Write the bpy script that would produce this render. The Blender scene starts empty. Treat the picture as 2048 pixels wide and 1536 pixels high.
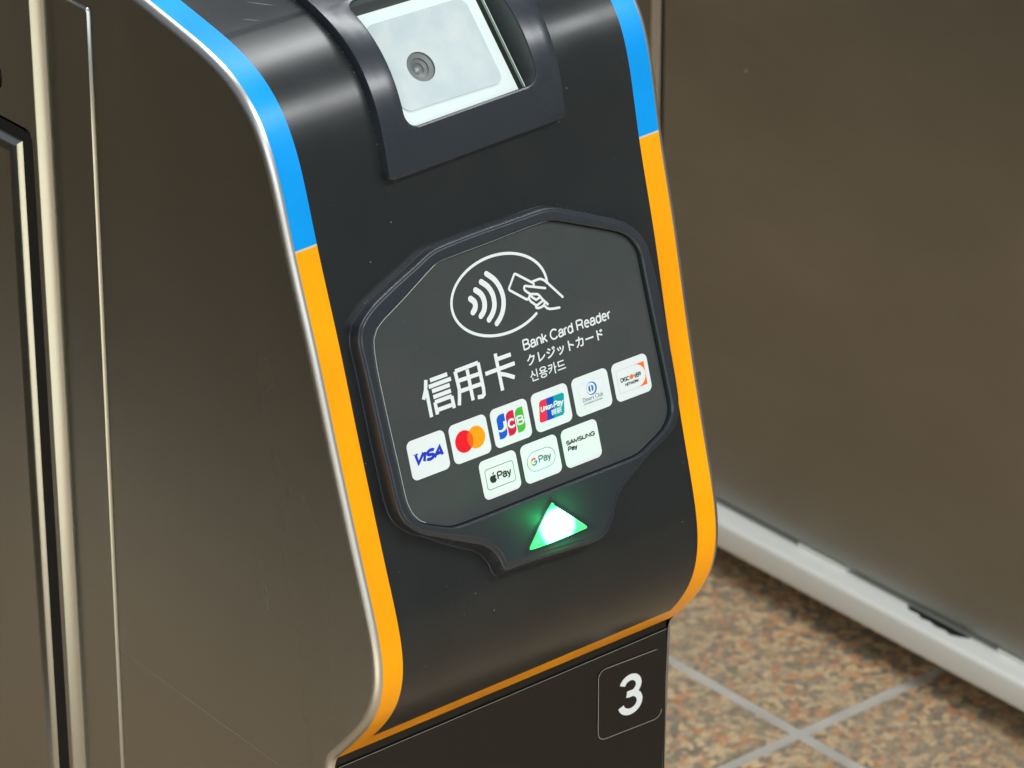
import bpy, bmesh, math, random, json
from mathutils import Vector, Matrix
from mathutils.geometry import tessellate_polygon
D = json.loads('''{"SL":[[0.26,0.188],[0.25593,0.18805],[0.25185,0.18807],[0.24778,0.18807],[0.24371,0.18804],[0.23964,0.18798],[0.23556,0.18789],[0.23149,0.18778],[0.22742,0.18765],[0.22336,0.18748],[0.21929,0.18729],[0.21522,0.18707],[0.21116,0.18683],[0.20709,0.18655],[0.20303,0.18625],[0.19897,0.18592],[0.19491,0.18556],[0.19086,0.18518],[0.1868,0.18476],[0.18276,0.18431],[0.17871,0.18384],[0.17467,0.18333],[0.17063,0.18279],[0.1666,0.18222],[0.16257,0.18161],[0.15855,0.18098],[0.15454,0.18031],[0.15053,0.17962],[0.14653,0.17889],[0.14254,0.17814],[0.13856,0.17736],[0.13458,0.17655],[0.1306,0.17572],[0.12663,0.17487],[0.12267,0.174],[0.1187,0.17312],[0.11473,0.17224],[0.11076,0.17135],[0.10678,0.17046],[0.10279,0.16956],[0.09879,0.16867],[0.09479,0.16775],[0.09079,0.16681],[0.08679,0.16583],[0.0828,0.16478],[0.07884,0.16365],[0.07492,0.1624],[0.07106,0.16101],[0.06728,0.15947],[0.0636,0.15774],[0.06005,0.15581],[0.05665,0.15367],[0.05342,0.15131],[0.05038,0.14872],[0.04755,0.14591],[0.04493,0.1429],[0.04253,0.13969],[0.04034,0.13631],[0.03837,0.13278],[0.03659,0.12912],[0.03498,0.12536],[0.03353,0.12152],[0.0322,0.11762],[0.03099,0.11368],[0.02985,0.10972],[0.02878,0.10574],[0.02774,0.10176],[0.02673,0.09778],[0.02573,0.09382],[0.02471,0.08986],[0.02369,0.08592],[0.02264,0.08198],[0.02156,0.07807],[0.02046,0.07416],[0.01934,0.07025],[0.01821,0.06636],[0.01706,0.06246],[0.01591,0.05857],[0.01476,0.05468],[0.01362,0.05078],[0.0125,0.04688],[0.01139,0.04297],[0.01031,0.03905],[0.00925,0.03512],[0.00821,0.03119],[0.00718,0.02725],[0.00617,0.0233],[0.00517,0.01935],[0.00417,0.0154],[0.00318,0.01145],[0.00218,0.00749],[0.00117,0.00354],[0.00015,-0.00041],[-0.00088,-0.00435],[-0.00193,-0.00829],[-0.00298,-0.01222],[-0.00404,-0.01615],[-0.0051,-0.02007],[-0.00616,-0.02398],[-0.00723,-0.02789],[-0.00829,-0.0318],[-0.00935,-0.0357],[-0.01041,-0.0396],[-0.01147,-0.0435],[-0.01253,-0.0474],[-0.0136,-0.05131],[-0.01469,-0.05522],[-0.01579,-0.05913],[-0.01691,-0.06306],[-0.01804,-0.06699],[-0.01917,-0.07093],[-0.02031,-0.07489],[-0.02142,-0.07886],[-0.0225,-0.08284],[-0.02351,-0.08684],[-0.02443,-0.09086],[-0.02521,-0.09488],[-0.02582,-0.09892],[-0.02622,-0.10296],[-0.02638,-0.10699],[-0.02627,-0.11101],[-0.02588,-0.11499],[-0.02519,-0.11893],[-0.0242,-0.12281],[-0.02292,-0.1266],[-0.02137,-0.13032],[-0.01957,-0.13393],[-0.01754,-0.13745],[-0.01531,-0.14086],[-0.01292,-0.14419],[-0.01039,-0.14742],[-0.00775,-0.15058],[-0.00504,-0.15368],[-0.00227,-0.15672],[0.00052,-0.15973],[0.00334,-0.1627],[0.00616,-0.16565],[0.00898,-0.16858],[0.01179,-0.1715],[0.0146,-0.1744]],"SR":[[0.26,0.188],[0.25601,0.18805],[0.25201,0.18807],[0.24802,0.18807],[0.24403,0.18805],[0.24004,0.18799],[0.23605,0.18791],[0.23207,0.18781],[0.22808,0.18768],[0.22409,0.18752],[0.22011,0.18734],[0.21613,0.18713],[0.21215,0.18689],[0.20817,0.18663],[0.20419,0.18634],[0.20021,0.18602],[0.19624,0.18568],[0.19226,0.18531],[0.18829,0.18491],[0.18433,0.18448],[0.18036,0.18402],[0.1764,0.18354],[0.17244,0.18303],[0.16849,0.18248],[0.16454,0.18191],[0.16059,0.18131],[0.15666,0.18068],[0.15272,0.18002],[0.1488,0.17933],[0.14488,0.17861],[0.14097,0.17786],[0.13706,0.17709],[0.13317,0.17629],[0.12928,0.17546],[0.12539,0.17462],[0.12151,0.17376],[0.11763,0.17289],[0.11375,0.17201],[0.10987,0.17112],[0.10598,0.17024],[0.10209,0.16935],[0.09818,0.16845],[0.09427,0.16755],[0.09035,0.16662],[0.08644,0.16565],[0.08253,0.16462],[0.07864,0.16352],[0.07478,0.16232],[0.07096,0.16099],[0.06721,0.15953],[0.06355,0.1579],[0.06001,0.15608],[0.0566,0.15407],[0.05335,0.15185],[0.05029,0.14942],[0.04744,0.14676],[0.04481,0.1439],[0.04241,0.14083],[0.04024,0.13758],[0.0383,0.13416],[0.03656,0.1306],[0.03501,0.12693],[0.03363,0.12316],[0.03238,0.11933],[0.03124,0.11545],[0.03019,0.11155],[0.02919,0.10763],[0.02823,0.10371],[0.02728,0.09979],[0.02633,0.09588],[0.02538,0.09199],[0.0244,0.08812],[0.02339,0.08426],[0.02235,0.08042],[0.02129,0.07658],[0.02019,0.07276],[0.01907,0.06895],[0.01793,0.06514],[0.01679,0.06133],[0.01564,0.05752],[0.0145,0.05371],[0.01337,0.0499],[0.01226,0.04608],[0.01117,0.04225],[0.0101,0.03841],[0.00906,0.03456],[0.00805,0.03071],[0.00705,0.02685],[0.00606,0.02298],[0.00509,0.01911],[0.00412,0.01523],[0.00315,0.01136],[0.00218,0.00748],[0.0012,0.00361],[0.00021,-0.00026],[-0.0008,-0.00413],[-0.00182,-0.00799],[-0.00285,-0.01184],[-0.0039,-0.01568],[-0.00496,-0.01952],[-0.00604,-0.02335],[-0.00711,-0.02718],[-0.0082,-0.031],[-0.00929,-0.03481],[-0.01038,-0.03862],[-0.01148,-0.04242],[-0.01259,-0.04623],[-0.01371,-0.05003],[-0.01484,-0.05384],[-0.01599,-0.05765],[-0.01714,-0.06146],[-0.01831,-0.06529],[-0.01949,-0.06913],[-0.02067,-0.07297],[-0.02183,-0.07683],[-0.02296,-0.08071],[-0.02405,-0.0846],[-0.02507,-0.08851],[-0.02598,-0.09244],[-0.02676,-0.09638],[-0.02737,-0.10033],[-0.02778,-0.10429],[-0.02797,-0.10825],[-0.0279,-0.11219],[-0.02756,-0.1161],[-0.02695,-0.11997],[-0.02605,-0.12378],[-0.02488,-0.12753],[-0.02344,-0.1312],[-0.02176,-0.13479],[-0.01987,-0.13829],[-0.01779,-0.1417],[-0.01555,-0.14503],[-0.01318,-0.14827],[-0.01069,-0.15143],[-0.00811,-0.15451],[-0.00544,-0.15752],[-0.0027,-0.16045],[0.00012,-0.16331],[0.003,-0.1661]],"cam":[-1.1290980601468452,-1.3565607846829257,0.8660959269157397],"R":[[0.7683106752956711,-0.6400698613198454,-0.0030461215541661424],[-0.285388135729128,-0.33829937259911175,-0.8967202163908314],[0.5729330835373201,0.6898290419580775,-0.44258736387223835]],"f":8580.519546454048,"tau":0.030815974566847773,"b":0.0921778261804853,"O":[0.0,-0.007715745701637065,0.002113591319926622],"th":0.29276459918721837,"fout":[[0.0315,0.07175],[0.04985,0.06368],[0.06553,0.05666],[0.07238,0.05323],[0.07748,0.04882],[0.08099,0.04412],[0.08339,0.03863],[0.08409,0.03054],[0.08508,0.01925],[0.08533,0.00262],[0.08569,-0.01287],[0.08549,-0.02678],[0.08499,-0.03597],[0.08383,-0.04226],[0.0807,-0.04796],[0.07639,-0.05083],[0.06929,-0.05427],[0.06045,-0.05748],[0.05043,-0.06213],[0.04378,-0.06529],[0.03902,-0.06967],[0.03592,-0.07481],[0.03267,-0.08064],[0.02814,-0.08409],[0.0219,-0.08575],[0.00838,-0.0848],[-0.0065,-0.08374],[-0.01866,-0.08282],[-0.0272,-0.08257],[-0.03251,-0.0824],[-0.03339,-0.07994],[-0.03422,-0.07605],[-0.03716,-0.07101],[-0.04208,-0.06666],[-0.04829,-0.06369],[-0.06081,-0.05881],[-0.07299,-0.05346],[-0.07826,-0.04927],[-0.08205,-0.04463],[-0.08404,-0.03963],[-0.08492,-0.03162],[-0.0853,-0.01936],[-0.08594,-0.00815],[-0.08622,0.0113],[-0.08677,0.02958],[-0.0873,0.03877],[-0.08664,0.04334],[-0.0845,0.04812],[-0.08049,0.05182],[-0.07446,0.05547],[-0.06179,0.06082],[-0.0492,0.06562],[-0.03709,0.07051],[-0.0131,0.07145],[0.01044,0.07157]],"fin":[[0.03099,0.06549],[0.05607,0.05482],[0.06823,0.04944],[0.07359,0.04573],[0.07707,0.04069],[0.07854,0.03587],[0.07852,0.02922],[0.07872,0.01481],[0.07949,-0.01521],[0.07983,-0.03258],[0.07977,-0.03858],[0.0788,-0.04222],[0.07621,-0.04581],[0.07234,-0.04886],[0.06432,-0.05229],[0.05549,-0.05583],[0.01242,-0.05564],[-0.01767,-0.05573],[-0.05545,-0.05582],[-0.06486,-0.05168],[-0.0711,-0.04885],[-0.07481,-0.04624],[-0.07781,-0.04221],[-0.07965,-0.03572],[-0.07996,-0.02173],[-0.08071,0.00345],[-0.08102,0.02603],[-0.08037,0.03607],[-0.07952,0.04006],[-0.07691,0.04412],[-0.0725,0.04706],[-0.06106,0.05226],[-0.03994,0.06302],[-0.03577,0.06419],[-0.00447,0.06485],[0.01792,0.06575]],"light":[[6e-05,-0.06172],[0.00107,-0.06252],[0.01588,-0.07649],[0.0164,-0.07812],[0.01471,-0.07879],[-0.01523,-0.07885],[-0.01668,-0.07741],[-0.01607,-0.07615],[-0.00117,-0.06181]],"ell":{"c":[-0.004128043914762719,0.0396031793868986],"ax":[0.02772467225114708,0.018223893812198817],"U":[[-0.9985843293207125,0.053191514690809745],[0.053191514690809745,0.9985843293207125]]},"ellends":[[0.02402,0.03785],[0.01584,0.0262]],"waves":[[[-0.02062,0.04232],[-0.01892,0.04038],[-0.01871,0.03857],[-0.01945,0.03703],[-0.02073,0.03594]],[[-0.01698,0.04536],[-0.01453,0.04291],[-0.01344,0.03998],[-0.01363,0.03711],[-0.01471,0.03479],[-0.0168,0.03306]],[[-0.01303,0.04814],[-0.00999,0.04513],[-0.00828,0.04172],[-0.00786,0.03838],[-0.00846,0.03505],[-0.01022,0.03233],[-0.01279,0.03015]],[[-0.0093,0.05094],[-0.00552,0.04707],[-0.00331,0.04265],[-0.00254,0.03833],[-0.00307,0.03467],[-0.00463,0.03131],[-0.00666,0.02896],[-0.0089,0.02727]]],"hand":[[[0.01509,0.0399],[0.00687,0.04624],[0.00619,0.04638],[0.00574,0.04594],[0.00181,0.04114],[0.00157,0.04048],[0.00195,0.03981],[0.01003,0.03337],[0.01078,0.03307],[0.01148,0.03344],[0.01231,0.03435]],[[0.01516,0.0402],[0.01928,0.04034],[0.02063,0.03999],[0.0222,0.03886],[0.02398,0.03689],[0.03071,0.02861]],[[0.01532,0.03999],[0.01582,0.03912],[0.01564,0.03795]],[[0.02185,0.0353],[0.01109,0.03937],[0.01037,0.03936],[0.00998,0.03858],[0.01016,0.03764],[0.01119,0.03645],[0.01288,0.035],[0.0167,0.03391],[0.01754,0.03318],[0.01947,0.03018],[0.02154,0.02772]],[[0.01238,0.03465],[0.01399,0.03289],[0.01551,0.03156],[0.01831,0.03215]],[[0.01178,0.03303],[0.01229,0.03175],[0.01474,0.02925],[0.01559,0.02893],[0.01902,0.02999]],[[0.01471,0.0291],[0.01477,0.02811],[0.01574,0.02747],[0.01756,0.02739],[0.0193,0.02779],[0.01994,0.02875]],[[0.0198,0.02732],[0.02073,0.02607],[0.02217,0.02525],[0.02433,0.0248],[0.02781,0.02429]]],"cn":[[[-0.05362,0.01372],[-0.05478,0.00936],[-0.05695,0.00547]],[[-0.05444,0.00903],[-0.0545,-0.00348]],[[-0.05147,0.01285],[-0.04148,0.01287]],[[-0.05282,0.0102],[-0.03993,0.01029]],[[-0.05154,0.00775],[-0.04127,0.00774]],[[-0.05149,0.00498],[-0.04123,0.00503]],[[-0.05113,0.00252],[-0.05106,-0.00326]],[[-0.05113,0.00252],[-0.04142,0.00253]],[[-0.04142,0.00253],[-0.04132,-0.00321]],[[-0.05031,-0.00137],[-0.04182,-0.00144]],[[-0.03691,0.01278],[-0.03647,0.00412],[-0.03724,0.00065],[-0.03819,-0.00288]],[[-0.03691,0.01278],[-0.02345,0.01296]],[[-0.02345,0.01296],[-0.02323,0.00038],[-0.02355,-0.00207],[-0.02456,-0.0027],[-0.02734,-0.00233]],[[-0.03621,0.00808],[-0.02413,0.00784]],[[-0.03613,0.0032],[-0.02401,0.00305]],[[-0.03019,0.01172],[-0.03019,-0.00286]],[[-0.01309,0.01419],[-0.01292,-0.0034]],[[-0.01219,0.01138],[-0.00454,0.01133]],[[-0.02066,0.00676],[-0.00333,0.00679]],[[-0.01246,0.00437],[-0.00958,0.00317],[-0.00487,0.00049]]],"t_bank":[[0.00319,0.01074],[0.00296,0.01552],[0.05619,0.01084],[0.05619,0.01613]],"t_kata":[[0.0039,0.00281],[0.00361,0.008],[0.04985,0.0031],[0.04919,0.00833]],"t_hang":[[0.00411,-0.00461],[0.00373,0.00087],[0.02515,-0.00448],[0.02476,0.0004]],"st0":[[-0.06036,-0.01973],[-0.0361,-0.01963],[-0.01185,-0.01941],[0.01248,-0.01928],[0.03692,-0.01929],[0.06132,-0.01935]],"st1":[[-0.02352,-0.04056],[0.00098,-0.04056],[0.02536,-0.04054]],"B0":[0.0,0.031593735903491016,0.12053257794409605],"nl":[-0.05568241536824808,-0.9984485307810101,0.0]}''')
random.seed(4)
scene = bpy.context.scene
COL = scene.collection
# ------------------------------------------------------------------ camera, light, exposure
cam_d = bpy.data.cameras.new('camera')
cam = bpy.data.objects.new('camera', cam_d); COL.objects.link(cam)
R = [Vector(r) for r in D['R']]
CP = Vector(D['cam'])
mw = Matrix((R[0], -R[1], -R[2])).transposed().to_4x4(); mw.translation = CP
cam.matrix_world = mw
cam_d.sensor_width = 36; cam_d.sensor_fit = 'HORIZONTAL'
cam_d.lens = D['f'] / 2048 * 36
cam_d.clip_start = .05; cam_d.clip_end = 100
cam_d.dof.use_dof = True
cam_d.dof.focus_distance = (Vector((0, 0, 0)) - CP).dot(R[2])
cam_d.dof.aperture_fstop = 24
scene.camera = cam
world = bpy.data.worlds.new('World'); scene.world = world; world.use_nodes = True
world.node_tree.nodes['Background'].inputs[0].default_value = (.80, .90, 1, 1)
world.node_tree.nodes['Background'].inputs[1].default_value = .26
def ceiling_or_hall_light(loc, sx, sy, power, color=(.97, .99, 1)):
    l = bpy.data.lights.new('ceiling_or_hall_light', 'AREA'); l.shape = 'RECTANGLE'; l.size = sx; l.size_y = sy
    l.energy = power; l.color = color
    o = bpy.data.objects.new('ceiling_or_hall_light', l); COL.objects.link(o); o.location = loc
    return o
ceiling_or_hall_light((1.0, .66, 2.3), 2.6, .36, 64)
ceiling_or_hall_light((.8, -2.1, 2.3), 3.8, .55, 135)
ceiling_or_hall_light((1.5, 3.4, 2.3), 2.4, .35, 22)
spot = bpy.data.lights.new('added_floor_spot', 'SPOT'); spot.energy = 2100; spot.spot_size = math.radians(29); spot.spot_blend = .7; spot.shadow_soft_size = .15; spot.color = (.64, .85, 1)
so = bpy.data.objects.new('added_floor_spot', spot); COL.objects.link(so); so.location = (-1.25, -.95, 2.35)     # added spot: pool of light on the floor for the left trims to mirror
so.rotation_euler = (Vector((-1.05, -.72, -.66))-so.location).to_track_quat('-Z', 'Y').to_euler()
hall = ceiling_or_hall_light((-2.6, -3.6, .9), 4.2, 2.0, 62, (.93, .98, 1))     # daylight from the open concourse behind the photographer
hall.rotation_euler = (Vector((0, 0, 0))-hall.location).to_track_quat('-Z', 'Y').to_euler()
scene.view_settings.view_transform = 'Standard'; scene.view_settings.look = 'None'
scene.view_settings.exposure = 0; scene.view_settings.gamma = 1

# ------------------------------------------------------------------ materials
def srgb(r, g, b):
    f = lambda c: (c/255/12.92) if c/255 <= .04045 else ((c/255+.055)/1.055)**2.4
    return (f(r), f(g), f(b), 1)
ROT = 0.0
def mat(name, col, rough=.4, metal=0, spec=.5, coat=0, coatr=.1, aniso=0, bump=None, rvar=None, cvar=None):
    m = bpy.data.materials.new(name); m.use_nodes = True
    nt = m.node_tree; b = nt.nodes['Principled BSDF']
    b.inputs['Base Color'].default_value = col; b.inputs['Roughness'].default_value = rough
    b.inputs['Metallic'].default_value = metal; b.inputs['Specular IOR Level'].default_value = spec
    b.inputs['Coat Weight'].default_value = coat; b.inputs['Coat Roughness'].default_value = coatr
    b.inputs['Anisotropic'].default_value = aniso
    geo = nt.nodes.new('ShaderNodeNewGeometry')
    def noise(scale, stretch, detail=4):
        mp = nt.nodes.new('ShaderNodeMapping'); mp.inputs['Scale'].default_value = stretch
        n = nt.nodes.new('ShaderNodeTexNoise'); n.inputs['Scale'].default_value = scale; n.inputs['Detail'].default_value = detail
        nt.links.new(geo.outputs['Position'], mp.inputs['Vector']); nt.links.new(mp.outputs[0], n.inputs['Vector'])
        return n
    if bump:
        n = noise(bump[0], bump[2]); bp = nt.nodes.new('ShaderNodeBump'); bp.inputs['Strength'].default_value = bump[1]
        bp.inputs['Distance'].default_value = bump[3]
        nt.links.new(n.outputs['Fac'], bp.inputs['Height']); nt.links.new(bp.outputs[0], b.inputs['Normal'])
    if rvar:
        n = noise(rvar[0], rvar[3], 5); mr = nt.nodes.new('ShaderNodeMapRange'); mr.interpolation_type = 'SMOOTHERSTEP'
        mr.inputs['From Min'].default_value = .15; mr.inputs['From Max'].default_value = .85
        mr.inputs['To Min'].default_value = rvar[1]; mr.inputs['To Max'].default_value = rvar[2]
        nt.links.new(n.outputs['Fac'], mr.inputs['Value']); nt.links.new(mr.outputs[0], b.inputs['Roughness'])
    if cvar:
        n = noise(cvar[0], cvar[2]); mx = nt.nodes.new('ShaderNodeMix'); mx.data_type = 'RGBA'
        mx.inputs['A'].default_value = col; mx.inputs['B'].default_value = cvar[1]
        mr = nt.nodes.new('ShaderNodeMapRange'); mr.interpolation_type = 'SMOOTHERSTEP'; mr.inputs['From Min'].default_value = .2; mr.inputs['From Max'].default_value = .8
        nt.links.new(n.outputs['Fac'], mr.inputs['Value']); nt.links.new(mr.outputs[0], mx.inputs['Factor'])
        nt.links.new(mx.outputs['Result'], b.inputs['Base Color'])
    if aniso:
        tn = nt.nodes.new('ShaderNodeTangent'); tn.direction_type = 'RADIAL'; tn.axis = 'Z'
        b.inputs['Anisotropic Rotation'].default_value = ROT; nt.links.new(tn.outputs[0], b.inputs['Tangent'])
    return m
STEEL = mat('brushed_steel', (.475, .485, .455, 1), .25, 1, bump=(40, .07, (50, 50, 1.0), .0003), rvar=(6, .21, .29, (1, 1.5, .5)), cvar=(5, (.43, .435, .40, 1), (1, 1.4, .5)))
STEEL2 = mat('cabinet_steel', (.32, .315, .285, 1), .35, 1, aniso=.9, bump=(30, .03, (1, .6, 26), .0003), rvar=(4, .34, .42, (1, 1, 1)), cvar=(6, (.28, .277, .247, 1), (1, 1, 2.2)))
RIM = mat('polished_rim', (.62, .61, .58, 1), .36, 1, bump=(60, .05, (8, 8, 8), .0003))
BLACK = mat('black_front_sheet', (.0095, .012, .0125, 1), .28, 0, .55, bump=(900, .03, (1, 1, 1), .0002), rvar=(22, .27, .34, (1, 1, 1)), cvar=(35, (.013, .015, .015, 1), (1, 1, 1)))
FRAME = mat('dark_plastic_frame', (.019, .0235, .030, 1), .25, 0, .6, bump=(1200, .03, (1, 1, 1), .0002), rvar=(30, .25, .32, (1, 1, 1)))
PANEL = mat('reader_face', (.040, .049, .048, 1), .35, 0, .5, cvar=(40, (.050, .053, .053, 1), (1, 1, 1)), rvar=(25, .26, .42, (1, 1, 1)))
FILM = mat('black_film', (.007, .0075, .006, 1), .3, 0, .35)
PALEEDGE = mat('film_edge_glint', (.62, .64, .62, 1), .4)
FILMEDGE = mat('film_edge', (.30, .30, .27, 1), .5)
BLUE = mat('blue_stripe_film', (.0, .31, .80, 1), .38, 0, .25, rvar=(30, .30, .48, (1, 1, 1)), cvar=(18, (.0, .265, .70, 1), (1, 1, 1)))
ORANGE = mat('orange_stripe_film', (1, .385, .0, 1), .35, 0, .3, rvar=(30, .28, .46, (1, 1, 1)), cvar=(18, (.90, .335, .0, 1), (1, 1, 1)))
PALE = mat('stripe_joint', (.55, .52, .42, 1), .5)
WHITE = mat('white_print', (.70, .74, .745, 1), .4, 0, .3)
WHITEP = mat('white_plate', (.52, .60, .57, 1), .35, 0, .5)
WINDOW = mat('scanner_window', (.36, .43, .44, 1), .25, 0, .5, coat=.4, cvar=(60, (.45, .50, .48, 1), (1, 1, 1)))
LENSM = mat('lens_barrel', (.125, .14, .135, 1), .45)
LENSG = mat('lens_glass', (.25, .28, .28, 1), .06, 0, .9)
GLASSE = mat('glass_edge_green', (.50, .62, .52, 1), .2, 0, .6)
VOIDM = mat('dark_void', (.006, .010, .008, 1), .6)
RAIL = mat('painted_rail', (.80, .80, .74, 1), .32, 0, .5, cvar=(6, (.74, .74, .68, 1), (1, .6, 1)), rvar=(5, .3, .42, (1, 1, 1)))
PLINTH = mat('black_plinth', (.01, .01, .009, 1), .6)
GRIME = mat('black_sealant', (.008, .01, .007, 1), .5)
GROUT = mat('grout', (.52, .49, .43, 1), .8, bump=(300, .2, (1, 1, 1), .001), cvar=(30, (.40, .37, .32, 1), (1, 1, 1)))
def flat(name, rgb): return mat(name, srgb(*rgb), .42, 0, .3)

def granite():
    m = bpy.data.materials.new('brown_granite'); m.use_nodes = True
    nt = m.node_tree; b = nt.nodes['Principled BSDF']; N = nt.nodes.new; L = nt.links.new
    geo = N('ShaderNodeNewGeometry')
    w = N('ShaderNodeTexNoise'); w.inputs['Scale'].default_value = 60; w.inputs['Detail'].default_value = 3
    L(geo.outputs['Position'], w.inputs['Vector'])
    mixv = N('ShaderNodeVectorMath'); mixv.operation = 'MULTIPLY_ADD'; mixv.inputs[1].default_value = (.006, .006, .006)
    L(w.outputs['Color'], mixv.inputs[0]); L(geo.outputs['Position'], mixv.inputs[2])
    v = N('ShaderNodeTexVoronoi'); v.inputs['Scale'].default_value = 180; L(mixv.outputs[0], v.inputs['Vector'])
    sep = N('ShaderNodeSeparateColor'); L(v.outputs['Color'], sep.inputs[0])
    r = N('ShaderNodeValToRGB'); r.color_ramp.interpolation = 'CONSTANT'; L(sep.outputs[0], r.inputs[0])
    cols = [(0, (106, 100, 88)), (.09, (146, 132, 108)), (.24, (224, 194, 148)), (.40, (208, 150, 104)), (.54, (182, 163, 134)), (.66, (122, 115, 104)), (.76, (214, 186, 144)), (.88, (190, 126, 80)), (.95, (134, 126, 118))]
    e = r.color_ramp.elements
    e[0].position = 0; e[0].color = srgb(*cols[0][1]); e[1].position = cols[1][0]; e[1].color = srgb(*cols[1][1])
    for p, c in cols[2:]:
        k = e.new(p); k.color = srgb(*c)
    n2 = N('ShaderNodeTexNoise'); n2.inputs['Scale'].default_value = 14; n2.inputs['Detail'].default_value = 5; L(geo.outputs['Position'], n2.inputs['Vector'])
    mx = N('ShaderNodeMix'); mx.data_type = 'RGBA'; mx.inputs['B'].default_value = srgb(172, 152, 125)
    mr = N('ShaderNodeMapRange'); mr.inputs['From Min'].default_value = .35; mr.inputs['From Max'].default_value = .7; mr.inputs['To Min'].default_value = .2; mr.inputs['To Max'].default_value = .7
    L(n2.outputs['Fac'], mr.inputs['Value']); L(mr.outputs[0], mx.inputs['Factor']); L(r.outputs[0], mx.inputs['A'])
    v2 = N('ShaderNodeTexVoronoi'); v2.inputs['Scale'].default_value = 520; L(geo.outputs['Position'], v2.inputs['Vector'])
    s2 = N('ShaderNodeSeparateColor'); L(v2.outputs['Color'], s2.inputs[0])
    m2 = N('ShaderNodeMapRange'); m2.inputs['To Min'].default_value = .74; m2.inputs['To Max'].default_value = 1.2; L(s2.outputs[0], m2.inputs['Value'])
    mm = N('ShaderNodeVectorMath'); mm.operation = 'SCALE'; L(mx.outputs['Result'], mm.inputs[0]); L(m2.outputs[0], mm.inputs['Scale'])
    L(mm.outputs[0], b.inputs['Base Color'])
    b.inputs['Roughness'].default_value = .38
    bp = N('ShaderNodeBump'); bp.inputs['Strength'].default_value = .15; bp.inputs['Distance'].default_value = .0006
    L(v.outputs['Distance'], bp.inputs['Height']); L(bp.outputs[0], b.inputs['Normal'])
    return m
GRANITE = granite()

def led():
    m = bpy.data.materials.new('green_led'); m.use_nodes = True
    nt = m.node_tree; b = nt.nodes['Principled BSDF']; N = nt.nodes.new; L = nt.links.new
    tc = N('ShaderNodeTexCoord'); ln = N('ShaderNodeVectorMath'); ln.operation = 'LENGTH'
    mp = N('ShaderNodeMapping'); mp.inputs['Scale'].default_value = (1, 1.15, 0)
    L(tc.outputs['Object'], mp.inputs[0]); L(mp.outputs[0], ln.inputs[0])
    mr = N('ShaderNodeMapRange'); mr.interpolation_type = 'SMOOTHSTEP'
    mr.inputs['From Min'].default_value = .0080; mr.inputs['From Max'].default_value = .0121
    mr.inputs['To Min'].default_value = 0; mr.inputs['To Max'].default_value = 1; L(ln.outputs['Value'], mr.inputs['Value'])
    c = N('ShaderNodeMix'); c.data_type = 'RGBA'; c.inputs['A'].default_value = (.13, 1, .42, 1); c.inputs['B'].default_value = (.0, 1, .12, 1)
    L(mr.outputs[0], c.inputs['Factor']); L(c.outputs['Result'], b.inputs['Emission Color'])
    s = N('ShaderNodeMapRange'); s.inputs['To Min'].default_value = 9; s.inputs['To Max'].default_value = 1.0
    L(mr.outputs[0], s.inputs['Value']); L(s.outputs[0], b.inputs['Emission Strength'])
    b.inputs['Base Color'].default_value = (.1, .5, .2, 1)
    return m
LED = led()

# ------------------------------------------------------------------ helpers
def obj(name, verts, faces, mats, parent=None, smooth=False, mi=None, mtx=None, label=None, angle=None):
    me = bpy.data.meshes.new(name); me.from_pydata([tuple(v) for v in verts], [], faces)
    for m in (mats if isinstance(mats, (list, tuple)) else [mats]): me.materials.append(m)
    if mi:
        for p, i in zip(me.polygons, mi): p.material_index = i
    bm = bmesh.new(); bm.from_mesh(me); bmesh.ops.recalc_face_normals(bm, faces=bm.faces) if smooth != 'keep' else None
    bm.to_mesh(me); bm.free()
    if smooth:
        me.polygons.foreach_set('use_smooth', [True]*len(me.polygons))
        try: me.set_sharp_from_angle(angle=math.radians(angle or 35))
        except Exception: pass
    o = bpy.data.objects.new(name, me); COL.objects.link(o)
    if mtx is not None: o.matrix_world = mtx
    if parent:
        o.parent = parent
        o.matrix_parent_inverse = parent.matrix_world.inverted()
    if label: o['label'] = label
    return o
def empty(name, loc, label, cat):
    o = bpy.data.objects.new(name, None); COL.objects.link(o); o.location = loc
    o.matrix_world = Matrix.Translation(loc); o['label'] = label; o['category'] = cat; o.empty_display_size = .05
    return o
class Geo:
    def __init__(s): s.v = []; s.f = []; s.m = []
    def add(s, vs, fs, m=0):
        k = len(s.v); s.v += [tuple(v) for v in vs]; s.f += [tuple(i+k for i in f) for f in fs]; s.m += [m]*len(fs)
    def box(s, a, b, m=0):
        (x0, y0, z0), (x1, y1, z1) = a, b
        s.add([(x0,y0,z0),(x1,y0,z0),(x1,y1,z0),(x0,y1,z0),(x0,y0,z1),(x1,y0,z1),(x1,y1,z1),(x0,y1,z1)],
              [(0,3,2,1),(4,5,6,7),(0,1,5,4),(1,2,6,5),(2,3,7,6),(3,0,4,7)], m)
def grid(rows):
    n = len(rows[0]); v = [p for r in rows for p in r]
    f = [(i*n+j, i*n+j+1, (i+1)*n+j+1, (i+1)*n+j) for i in range(len(rows)-1) for j in range(n-1)]
    return v, f
def rrect(x0, y0, x1, y1, r, n=6):
    P = []
    for cx, cy, a0 in ((x1-r, y1-r, 0), (x0+r, y1-r, 90), (x0+r, y0+r, 180), (x1-r, y0+r, 270)):
        for i in range(n+1):
            a = math.radians(a0+90*i/n); P.append((cx+r*math.cos(a), cy+r*math.sin(a)))
    return P
def ellipse(cx, cy, rx, ry, n=40, a0=0, a1=360):
    full = abs(a1-a0) >= 360
    return [(cx+rx*math.cos(math.radians(a0+(a1-a0)*i/n)), cy+ry*math.sin(math.radians(a0+(a1-a0)*i/n))) for i in range(n if full else n+1)]
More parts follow.
